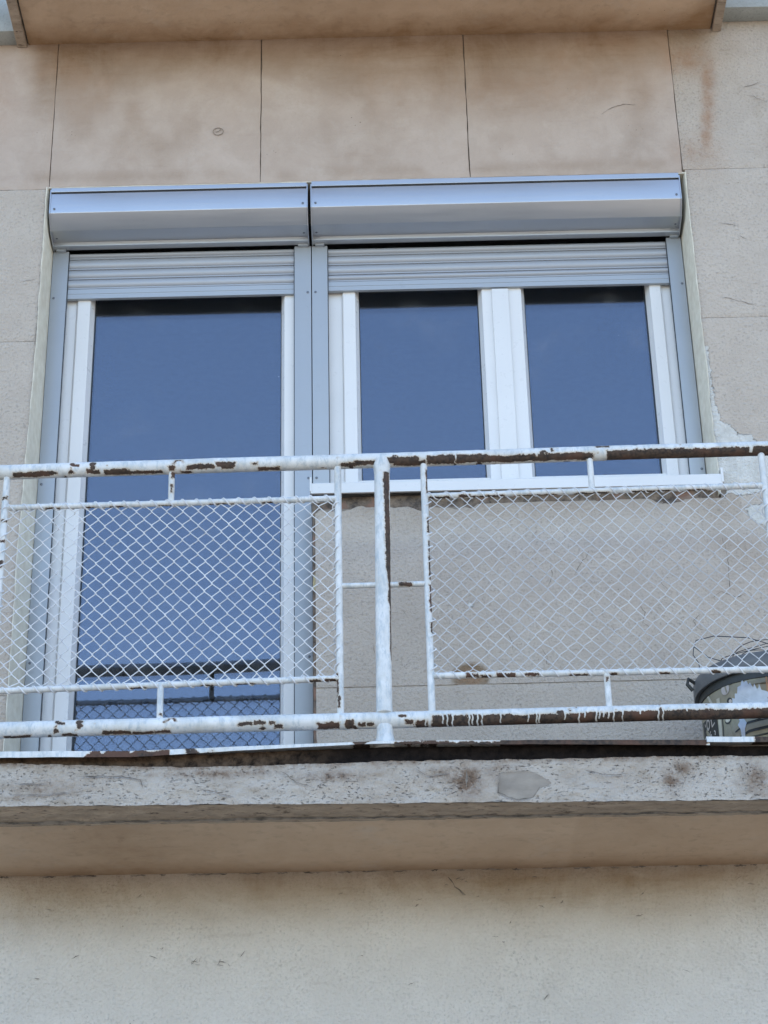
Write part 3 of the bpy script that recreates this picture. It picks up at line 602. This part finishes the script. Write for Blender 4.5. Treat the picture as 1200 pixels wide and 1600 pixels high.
def rodwear(segs, r, axis='x'):             # short flakes low on thin rods
    def fn(S2, A2, N, p0, t):
        q = (p0.x+S2*t.x) if axis == 'x' else (p0.z+4.2+S2*t.z); v = .5-.5*(N@UVn); side = N[:, 0]
        d = np.full(q.shape, -.0095)+.005*(fbm(S2, A2*.02+p0.x, .05, 15)-.5)
        for a, b_, lo, hi in segs:
            c = v if axis == 'x' else (side+1)/2
            d = np.maximum(d, np.minimum(np.minimum(q-a, b_-q), np.minimum(c-lo, hi-c)*2*r))
        return d
    return fn
def rod(name, p0, p1, r=.0108, segs=(), axis='x', wob=.003): return wtube(name, p0, p1, r, rodwear(segs, r, axis), .006, 16, wob=wob if axis == 'x' else 0)
XA, XB, XC, XD = -1.312, -.158, .142, 1.322
for x, sg in ((XA, [(4.9,4.93,.2,.8),(5.0,5.01,.1,.9),(5.08,5.09,.1,.9),(5.17,5.18,.1,.8)]), (XB, [(4.36,4.40,.1,.5),(4.40,4.48,.0,.25)]), (XC, [(4.7,4.8,.75,1.1),(4.82,4.97,.8,1.1),(5.0,5.06,.75,1.1),(5.15,5.25,.8,1.1),(4.62,4.66,.8,1.1)]), (XD, [(5.0,5.02,.3,.8)])):
    rod('upright_rod', (x, -.6, 4.325), (x, -.6, 5.285), .0122, sg, 'z')
lt = [(-1.17,-1.12,.75,1.1),(-1.03,-1.0,.8,1.1),(-.60,-.52,.85,1.1),(-.95,-.90,.8,1.1),(-.42,-.38,.8,1.1),(-.78,-.72,.85,1.1)]
rod('panel_top_rod', (XA, -.6, 5.140), (XB, -.6, 5.147), .0105, lt)
rod('panel_top_rod', (XC, -.6, 5.148), (XD, -.6, 5.159), .0108, [(.16,.23,.65,1.1),(.26,.30,.4,.9),(.30,.42,.75,1.1),(.45,.60,.85,1.1),(.66,.78,.8,1.1),(.86,1.0,.75,1.1),(1.05,1.12,.85,1.1)])
rod('panel_bottom_rod', (XA-.18, -.6, 4.446), (XB, -.6, 4.466), .0105, [(-.85,-.80,.75,1.1),(-.26,-.22,.6,1.1),(-.21,-.17,.5,1.1),(-.5,-.44,.8,1.1),(-.62,-.58,.8,1.1)])
rod('panel_bottom_rod', (XC+.004, -.6, 4.468), (XD, -.6, 4.462), .0105, [(.26,.30,.2,.9),(.31,.34,.5,1.1),(.36,.42,.3,1.),(.45,.50,.3,.8),(.60,.66,.7,1.1),(.73,.76,.6,1.1),(.9,.93,.7,1.1),(1.07,1.10,.5,1.1)])
rod('cross_rod', (XB+.008, -.6, 4.808), (-.03, -.6, 4.808), .0098)
rod('cross_rod', (.015, -.6, 4.808), (XC-.008, -.6, 4.809), .0098, [(.045,.09,.1,.8)])
for x, z0, z1, sg in ((-.737, 5.146, 5.28, [(5.18,5.215,.45,.75),(5.24,5.27,.5,1.)]), (.723, 5.152, 5.29, []), (-.752, 4.325, 4.458, [(4.345,4.35,.5,.8)]), (.724, 4.33, 4.467, [(4.43,4.445,.3,.6)])):
    rod('strut', (x, -.6, z0), (x, -.6, z1), .0108, sg, 'z')
# corner posts and side returns, just outside the picture
for sx in (-1.475, 1.445):
    wtube('post', (sx, -.6, 4.2), (sx, -.6, 5.28), .0262, nowear, .03, 16)
    for z in (5.28, 4.31): wtube('side_rail', (sx, -.6, z), (sx, -.005, z), .0255, nowear, .03, 16)
    for z in (5.143, 4.455): wtube('side_rail', (sx, -.6, z), (sx, -.005, z), .0105, nowear, .03, 12)

def mesh_panel(xa, xb, za, zb2, w, h, r, jit, seed, pitch, wm=None, rz=None):
    wm = wm or M_WIRE
    # lacing wire round the four frame rods is the panel; every zigzag wire is its own piece
    rr = random.Random(seed); b = MB()
    def helix(p0, p1, R_, pt):
        p0 = Vector(p0); p1 = Vector(p1); L = (p1-p0).length; t = (p1-p0)/L; n1 = Vector((0, 1, 0)); n2 = t.cross(n1); k = int(L/pt*10); pts = []; ph = rr.uniform(0, 6)
        for i in range(k+1):
            s_ = L*i/k; a = 2*math.pi*s_/pt+ph+.5*math.sin(s_*23+seed); pts.append(p0+t*s_+(n1*math.cos(a)+n2*math.sin(a))*R_)
        b.tube([p-Vector((0, 0, 4.2)) for p in pts], r*1.45, 6)
    helix((xa, 0, rz[0]), (xb, 0, rz[1]), .0123, pitch); helix((xb, 0, rz[3]), (xa, 0, rz[2]), .0123, pitch)
    for x in (xa-.004, xb+.004): helix((x, 0, za), (x, 0, zb2), .0135, h)
    root = b.build('mesh_panel', M_WIRE, rail, smooth=True)
    n = int(round((xb-xa)/(w/2))); w2 = (xb-xa)/n; m = int(round((zb2-za)/(h/2))); h2 = (zb2-za)/m
    node = {}
    def nd(i, j):
        if (i, j) not in node:
            x = xa+i*w2; z = za+j*h2; e = 0 if j in (0, m) else 1
            node[i, j] = (x+rr.gauss(0, jit)*e+(float(vnoise(np.array([x]), np.array([z]), .3, seed)[0])-.5)*w*.25*e, z+rr.gauss(0, jit)*e+(float(vnoise(np.array([x]), np.array([z]), .25, seed+3)[0])-.5)*h*.22*e)
        return node[i, j]
    for i in range(n):
        pts = []
        for j in range(m+1):
            hook = (i+j) % 2; xx, zz = nd(i+hook, j)
            s_ = 1 if hook else -1; o_ = r*.7*s_; yy = (.0022 if hook else -.0022)
            pts += [(xx-s_*w2*.09+o_, yy*.8, zz-h2*.12), (xx+o_*1.2, yy, zz-h2*.04), (xx+o_*1.2, yy, zz+h2*.04), (xx-s_*w2*.09+o_, yy*.8, zz+h2*.12)]
        pts = [p for p in pts if za-.004 < p[2] < zb2+.004]
        q = MB(); q.tube([(x, y, z-4.2) for x, y, z in pts], r, 5); q.build('mesh_wire', wm, root, smooth=True)
mesh_panel(XA+.006, XB-.010, 4.460, 5.138, .0535, .0555, .0019, .0010, 3, .050, None, (5.140, 5.147, 4.449, 4.466))
mesh_panel(XC+.012, XD-.010, 4.470, 5.148, .0525, .0560, .0016, .0016, 8, .056, M_WIRE2, (5.148, 5.159, 4.468, 4.462))
mesh_panel(XA-.15, XA-.02, 4.455, 4.97, .0535, .0555, .0017, .0016, 12, .054, None, (4.97, 4.97, 4.447, 4.449))

# ---------------------------------------------------------------- frames, glass
def loop(mb, x0, x1, z0, z1, prof):         # mitred frame; prof = closed (inset, y)
    n = len(prof); V = []
    for cx, cz in ((0, 0), (1, 0), (1, 1), (0, 1)):
        for d, y in prof: V.append(((x1-d) if cx else (x0+d), y, (z1-d) if cz else (z0+d)))
    F = [(k*n+i, k*n+(i+1) % n, ((k+1) % 4)*n+(i+1) % n, ((k+1) % 4)*n+i) for k in range(4) for i in range(n)]
    mb.add(V, F)
def sash_prof(w): return [(0, .196), (.004, .192), (w-.018, .192), (w-.014, .194), (w-.012, .202), (w-.004, .220), (w, .232), (w, .280), (0, .280)]
def frame_prof(w): return [(0, .206), (w-.004, .206), (w, .210), (w, .28), (0, .28)]
def leaf(parent, x0, x1, z0, z1, wl, wr, wb=.066):
    b = MB(); n = len(sash_prof(.06)); V = []
    for cx, cz in ((0, 0), (1, 0), (1, 1), (0, 1)):
        W_ = wr if cx else wl
        for (d, y), (dz, _) in zip(sash_prof(W_), sash_prof(wb)): V.append(((x1-d) if cx else (x0+d), y, (z1-dz) if cz else (z0+dz)))
    b.add(V, [(k*n+i, k*n+(i+1) % n, ((k+1) % 4)*n+(i+1) % n, ((k+1) % 4)*n+i) for k in range(4) for i in range(n)])
    s = b.build('sash', M_PVC, parent, smooth=True)
    g0, g1, h0, h1 = x0+wl, x1-wr, z0+wb, z1-wb
    b = MB(); loop(b, g0-.0015, g1+.0015, h0-.0015, h1+.0015, [(0, .233), (.0045, .233), (.0045, .2435), (0, .2435)]); b.build('seal', M_SEAL, s)
    for gy, gm_ in ((.244, M_GLASS), (.262, M_GLASS2)):
        b = MB(); b.box(g0-.003, g1+.003, gy, gy+.004, h0-.003, h1+.003); b.build('glass_pane', gm_, s)
    b = MB(); loop(b, g0-.004, g1+.004, h0-.004, h1+.004, [(0, .2485), (.006, .2485), (.006, .2615), (0, .2615)]); b.build('glass_spacer', M_SEAL, s)
    return s
door = thing('balcony_door', 'white balcony door with one tall glass pane reflecting blue sky', 'door')
b = MB(); loop(b, -1.300, -.285, 4.22, 6.74, frame_prof(.060)); b.build('door_frame', M_PVC, door, bevel=.0012)
leaf(door, -1.2385, -.338, 4.27, 6.70, .0675, .064)
win = thing('double_window', 'white two-pane window above the sill right of the balcony door', 'window')
b = MB(); loop(b, -.262, 1.245, 5.56, 6.74, frame_prof(.1135)); b.build('window_frame', M_PVC, win, bevel=.0012)
leaf(win, -.150, .470, 5.607, 6.70, .0665, .062); leaf(win, .523, 1.160, 5.607, 6.70, .075, .062)
b = MB(); b.box(.463, .531, .181, .262, 5.612, 6.548); b.build('astragal_strip', M_PVC, win, bevel=.003, smooth=True)
sill = MB(); sill.prism_x([(-.022, 5.492), (-.022, 5.534), (-.018, 5.538), (.192, 5.556), (.192, 5.550), (-.012, 5.531), (-.012, 5.492)], -.276, 1.284)
sl_ = sill.build('window_sill', M_PVC, win)
for x0, x1 in ((-.279, -.2725), (1.281, 1.290)): b = MB(); b.box(x0, x1, -.024, .19, 5.500, 5.562); b.build('sill_end_cap', M_PVC, sl_, bevel=.001)

# ---------------------------------------------------------------- roller shutters
def screw(x, y, z, parent, r=.0052, nrm=(0, -1, 0)):
    b = MB(); n = Vector(nrm).normalized(); p = Vector((x, y, z)); b.tube([p, p+n*.0012, p+n*.003], [r, r, r*.45], 10); b.build('screw', M_SCREW, parent, smooth=True)
def slat_profile(z, h, y=.184):             # bulged blade with a lip under it
    P_ = [(y+.002, z+h)]
    for i in range(9):
        a = i/8; P_.append((y-.0075*math.sin(math.pi*min(1, max(0, a)))**.7, z+h-.002-(h-.011)*a))
    P_ += [(y+.002, z+.008), (y-.001, z+.007), (y-.001, z+.002), (y+.003, z+.0005), (y+.008, z+.0005), (y+.008, z+h)]
    return P_
def shutter(label, x0, x1, gl, gr, zt_, slat_edges, bar, zg):
    s = thing('roller_shutter', label, 'shutter', group='roller shutters over the door and window')
    b = MB(); b.prism_x([(-.001, 6.944), (0, 6.848), (.05, 6.794), (.128, 6.791), (.128, 6.774), (.160, 6.774), (.160, 6.944)], x0, x1)
    box = b.build('shutter_box', M_ALU, s, bevel=.0022, smooth=True)
    b = MB(); b.prism_x([(-.004, 6.952), (-.004, zt_), (.16, zt_), (.16, 6.952)], x0+.002, x1-.002); b.build('top_strip', M_ALU, box, bevel=.0015)
    b = MB(); b.box(x0+.01, x1-.01, .006, .15, 6.9441, 6.9519); b.build('seam_gap', M_SEAL, box)
    for xx in (x0, x1-.003):                # end plates
        b = MB(); V = [(-.003, 6.965), (-.003, 6.846), (.048, 6.790), (.13, 6.770), (.162, 6.770), (.162, 6.965)]; b.prism_x(V, xx-.0022 if xx == x0 else xx+.0008, xx+.0022 if xx == x0 else xx+.0052); b.build('end_plate', M_ALU, box, bevel=.0008)
    for xx in (x0+.018, x1-.018): screw(xx, -.001, 6.868, box); screw(xx, .10, 6.793, box, .005, (0, 0, -1))
    for a0, a1 in (gl, gr):
        b = MB(); b.box(a0, a1, .165, .204, zg, 6.772); g = b.build('guide_rail', M_GUIDE, s, bevel=.0018, smooth=True)
        inner = a1 if a0 == gl[0] and gl is not gr and a1 == gl[1] else a0
        lip = MB(); xi = a1 if (a0, a1) == gl else a0; lip.box(xi-.001, xi+.003, .171, .175, zg, 6.77) if (a0, a1) == gl else lip.box(xi-.003, xi+.001, .171, .175, zg, 6.77); lip.build('brush_strip', M_SEAL, g)
        outer = a0+.014 if (a0, a1) == gl else a1-.014
        for z in (6.54, 5.665, 4.9): 
            if z > zg+.05: screw(outer, .165, z, g, .0055)
        b = MB(); b.box(a0+.015, a1-.012, .150, .168, 6.766, 6.776); b.build('rail_clip', M_GUIDE, g)
    for a, z in zip(slat_edges, slat_edges[1:]):
        b = MB(); b.prism_x(slat_profile(z, a-z-.0008), gl[1]+.0005, gr[0]-.0005); b.build('slat', M_SLAT, s, smooth=True)
    zt2 = slat_edges[-1]; b = MB(); q = (zt2-.0012-bar)
    b.prism_x([(.186, zt2-.001), (.178, zt2-.004), (.178, bar+q*.5), (.1795, bar+q*.47), (.178, bar+q*.44), (.178, bar+.008), (.1765, bar+.006), (.1765, bar), (.192, bar), (.192, zt2-.001)], gl[1]+.0005, gr[0]-.0005)
    b.build('bottom_bar', M_GUIDE, s)
    b = MB(); b.box(gl[1]+.01, gr[0]-.01, .21, .24, 6.84, 6.90); b.build('rolled_curtain', M_SLAT, s)
shutter('narrow grey aluminium roller shutter above the balcony door', -1.342, -.2855, (-1.347, -1.2815), (-.3455, -.2772), 6.972, [6.774, 6.742, 6.690, 6.642, 6.594], 6.543, 4.22)
shutter('wide grey aluminium roller shutter above the two-pane window', -.2695, 1.249, (-.2738, -.2095), (1.1965, 1.257), 6.977, [6.768, 6.731, 6.684, 6.636, 6.601], 6.553, 5.556)

# ---------------------------------------------------------------- drum with lid, wire coil, rag
DX, DY, DR = 1.31, -.29, .235
drum = thing('storage_drum', 'round olive coffee-print drum with dark lid behind the right railing panel', 'drum', (DX, DY, 4.186))
def mk_drum():
    t = NT('faded olive drum print'); n = t.noise(9, 5, .65); n2 = t.noise(50, 4)
    c = t.mix(t.map(n, .35, .65), (.21, .19, .13), (.30, .27, .19)); c = t.mix(t.map(n2, .55, .8, 0, .35), c, (.12, .11, .08)); return t.done(c, .45)
M_DRUM = mk_drum()
M_DARK = mk_plain('dark label print and lid shade', (.028, .03, .028), .5); M_CREAM = mk_plain('cream label print', (.55, .52, .42), .5)
M_BEIGE = mk_plain('khaki label print', (.30, .275, .19), .5); M_TORN = mk_plain('torn bluish white label paper', (.52, .58, .66), .8)
M_BEAN = mk_plain('pale coffee bean print', (.52, .47, .43), .5); M_ORANGE = mk_plain('orange label line', (.42, .22, .10), .5)
M_LID = mk_plain('dark grey lid vinyl', (.14, .145, .15), .45)
def lathe(prof, n=96):
    V = []; F = []; m = len(prof)
    for i in range(n):
        a = 2*math.pi*i/n
        for r, z in prof: V.append((r*math.sin(a), -r*math.cos(a), z))
    for i in range(n):
        for k in range(m-1): F.append((i*m+k, ((i+1) % n)*m+k, ((i+1) % n)*m+k+1, i*m+k+1))
    F.append(tuple(i*m+m-1 for i in range(n))); b = MB(); b.add(V, F); return b
lathe([(0.0, 0), (.225, 0), (.231, .004), (.2345, .012), (DR, .03), (DR, .31), (.232, .318)]).build('drum_body', M_DRUM, drum, smooth=True)
body = bpy.data.objects['drum_body']
lathe([(.233, .316), (.252, .313), (.2545, .317), (.2545, .362), (.248, .374), (.20, .386), (.0, .39)]).build('lid', M_LID, drum, smooth=True)
lathe([(.233, .283), (.2385, .285), (.2385, .318), (.233, .320)]).build('neck_shade_band', M_DARK, drum, smooth=True)  # black ring painted in for the shade under the lid rim
def cyl_patch(name, poly, mat, lift=.0012, parent=body):   # polygon in (degrees, world z) wrapped on the drum
    bm = bmesh.new(); vs_ = [bm.verts.new((a, z, 0)) for a, z in poly]; bm.faces.new(vs_)
    bmesh.ops.triangulate(bm, faces=bm.faces)
    for _ in range(3): bmesh.ops.subdivide_edges(bm, edges=[e for e in bm.edges if abs(e.verts[0].co.x-e.verts[1].co.x) > 4], cuts=1)
    for v_ in bm.verts:
        a = math.radians(v_.co.x); z = v_.co.y-4.186; v_.co = ((DR+lift)*math.sin(a), -(DR+lift)*math.cos(a), z)
    bmesh.ops.recalc_face_normals(bm, faces=bm.faces); me = bpy.data.meshes.new(name); bm.to_mesh(me); bm.free(); return link(name, me, mat, parent)
cyl_patch('printed_band', [(-88,4.20),(-61,4.20),(-60,4.27),(-60,4.385),(-88,4.40)], M_DARK)
cyl_patch('printed_line', [(-60,4.20),(-56.5,4.20),(-54.5,4.44),(-58.5,4.44)], M_CREAM, .0014)
cyl_patch('printed_line', [(-55.6,4.20),(-54.6,4.20),(-52.5,4.41),(-53.6,4.41)], M_DARK, .0016)
cyl_patch('printed_line', [(-80,4.53),(-77,4.53),(-62,4.42),(-65,4.42)], M_CREAM, .0014)
cyl_patch('printed_panel', [(-54,4.20),(0,4.20),(20,4.20),(20,4.36),(-54,4.405)], M_BEIGE, .0010)
cyl_patch('printed_panel', [(-40,4.42),(20,4.38),(20,4.495),(-40,4.495)], M_BEIGE, .0010)
for i, (z0, z1) in enumerate(((4.330, 4.324), (4.300, 4.292), (4.275, 4.271))): cyl_patch('printed_line', [(-42,z0-.03),(-30,z0-.008),(-5,z0),(20,z0+.002),(20,z1),(-5,z1-.002),(-30,z1-.01),(-42,z1-.03)], M_DARK, .0018)
for z in (4.478, 4.452): cyl_patch('printed_line', [(-28,z),(10,z-.004),(10,z-.007),(-28,z-.003)], M_DRUM, .0018)
cyl_patch('printed_line', [(-12.6,4.20),(-11.4,4.20),(-10.4,4.49),(-11.6,4.49)], M_ORANGE, .002)
def ell(a0, z0, ra, rz, n=16, tilt=0): return [(a0+ra*math.cos(t*2*math.pi/n)*math.cos(tilt)-rz*250*math.sin(t*2*math.pi/n)*math.sin(tilt)*.6, z0+rz*math.sin(t*2*math.pi/n)) for t in range(n)]
cyl_patch('printed_coffee_bean', ell(-47.5, 4.460, 4.2, .021), M_BEAN, .0016)
cyl_patch('printed_coffee_bean_crease', [(-46.8,4.444),(-45.4,4.448),(-46.4,4.462),(-46.6,4.474),(-48,4.470),(-47.6,4.458)], M_DRUM, .0022)
cyl_patch('printed_coffee_bean', ell(-59.5, 4.485, 3.0, .006), M_BEAN, .0016)
cyl_patch('printed_coffee_bean', ell(-44.5, 4.415, 2.6, .010), M_DARK, .0016); cyl_patch('printed_coffee_bean', ell(-43.6, 4.411, 1.5, .007), M_BEAN, .0022)
cyl_patch('printed_dot', ell(-47.9, 4.347, 3.4, .013), M_DARK, .0020); cyl_patch('printed_dot', ell(-47.9, 4.350, 2.6, .010), M_CREAM, .0024)
torn = [(-41.5,4.38),(-41.5,4.42),(-39,4.414),(-38.6,4.432),(-36.5,4.430),(-35.5,4.452),(-32.5,4.456),(-31,4.478),(-29.8,4.462),(-27.5,4.468),(-26,4.452),(-24.6,4.458),(-22.5,4.438),(-21.2,4.452),(-19.5,4.430),(-18,4.436),(-17.6,4.450),(-16,4.425),(-12,4.418),(-8,4.404),(-2,4.398),(-2,4.36),(-20,4.365)]
cyl_patch('torn_label', torn, M_TORN, .0026)
cyl_patch('torn_label', [(-38,4.355),(-33,4.362),(-31.5,4.352),(-33,4.335),(-31,4.318),(-33,4.30),(-33.5,4.262),(-36.5,4.262),(-36.8,4.30),(-39,4.318),(-36.8,4.33)], M_TORN, .0026)
# lettering on the dark band: O L over a smaller S
def stroke(poly_pts, w, mat=M_BEAN):
    for (a0, z0), (a1, z1) in zip(poly_pts, poly_pts[1:]):
        L = math.hypot((a1-a0)/245, z1-z0); da, dz = (a1-a0)/245/L, (z1-z0)/L
        cyl_patch('printed_letter', [(a0-dz*w*245, z0+da*w), (a1-dz*w*245, z1+da*w), (a1+dz*w*245, z1-da*w), (a0+dz*w*245, z0-da*w)], mat, .0026)
def oval_letter(a, z, ra, rz, w):
    n = 14; o_ = [(a+ra*math.cos(t*2*math.pi/n), z+rz*math.sin(t*2*math.pi/n)) for t in range(n+1)]
    for p, q in zip(o_, o_[1:]):
        s_ = lambda k, f_: (a+(k[0]-a)*f_, z+(k[1]-z)*f_)
        cyl_patch('printed_letter', [p, q, s_(q, .58), s_(p, .58)], M_BEAN, .0026)
oval_letter(-74.0, 4.372, 3.4, .022, .003)
stroke([(-68.6, 4.392), (-67.4, 4.352)], .0026); stroke([(-67.4, 4.353), (-63.2, 4.362)], .0026); stroke([(-80.5, 4.384), (-79.6, 4.372)], .0028)
stroke([(-70.4, 4.342), (-72.6, 4.336)], .0022); stroke([(-72.6, 4.338), (-72.2, 4.325)], .0022); stroke([(-72.4, 4.326), (-69.6, 4.330)], .0022); stroke([(-69.8, 4.328), (-69.4, 4.316)], .0022); stroke([(-72.0, 4.312), (-69.4, 4.316)], .0022)
stroke([(-65.4, 4.336), (-63.6, 4.330)], .0024); stroke([(-63.8, 4.330), (-64.4, 4.318)], .0022)
# lid hinge ear on the left
b = MB(); b.tube([(-.252, -.02, .36), (-.275, -.03, .372), (-.280, -.03, .352), (-.262, -.025, .330)], .0065, 6); b.build('latch', M_DARK, drum, smooth=True)

coil = MB(); r = random.Random(4); 
for k in range(5):
    cx, cy, cz = r.uniform(-.02, .06), r.uniform(-.05, .05), .008+.010*k; ra, rb = r.uniform(.13, .19), r.uniform(.10, .16); tl = r.uniform(-.10, .10); ph = r.uniform(0, 6)
    coil.tube([(cx+ra*math.cos(ph+t*.19), cy+rb*math.sin(ph+t*.19), cz+.015+tl*math.cos(ph+t*.19)*.3+.006*math.sin(t*.7+k)) for t in range(0, 34)], .0015, 5)
coil.tube([(-.10, -.05, .02), (-.20, -.04, .06), (-.243, -.03, .105), (-.235, -.03, .13), (-.17, -.02, .150), (-.05, -.01, .145), (.02, 0, .125), (.12, .0, .125)], .0018, 5)
coil.tube([(-.245, -.03, .105), (-.25, -.03, .075), (-.235, -.04, .04), (-.236, -.06, -.01)], .0018, 5)
co = coil.build('wire_coil', mk_plain('dark bare wire', (.07, .075, .085), .5, .3), smooth=True, loc=(DX, DY, 4.186+.388)); co['label'] = 'tangled dark wire lying on the lid of the drum'; co['category'] = 'wire'
# crumpled bluish rag on the lid
v, f = grid_face(lambda u, w: np.stack([-.11+.26*u, -.13+.22*w, .004+.075*np.sin(np.pi*u)**.6*np.sin(np.pi*w)**.5*(.45+.9*fbm(u, w, .3, 4, 3))+(fbm(u, w, .12, 6, 2)-.5)*.012], 1), 46, 40)
me = bpy.data.meshes.new('plastic_sheet'); me.from_pydata(v.tolist(), [], f.tolist()); me.update()
o = link('plastic_sheet', me, mk_plain('crumpled bluish plastic', (.42, .47, .52), .45), loc=(DX+.02, DY, 4.186+.39), smooth=True); o['label'] = 'crumpled bluish plastic sheet lying on top of the drum lid'; o['category'] = 'plastic sheet'
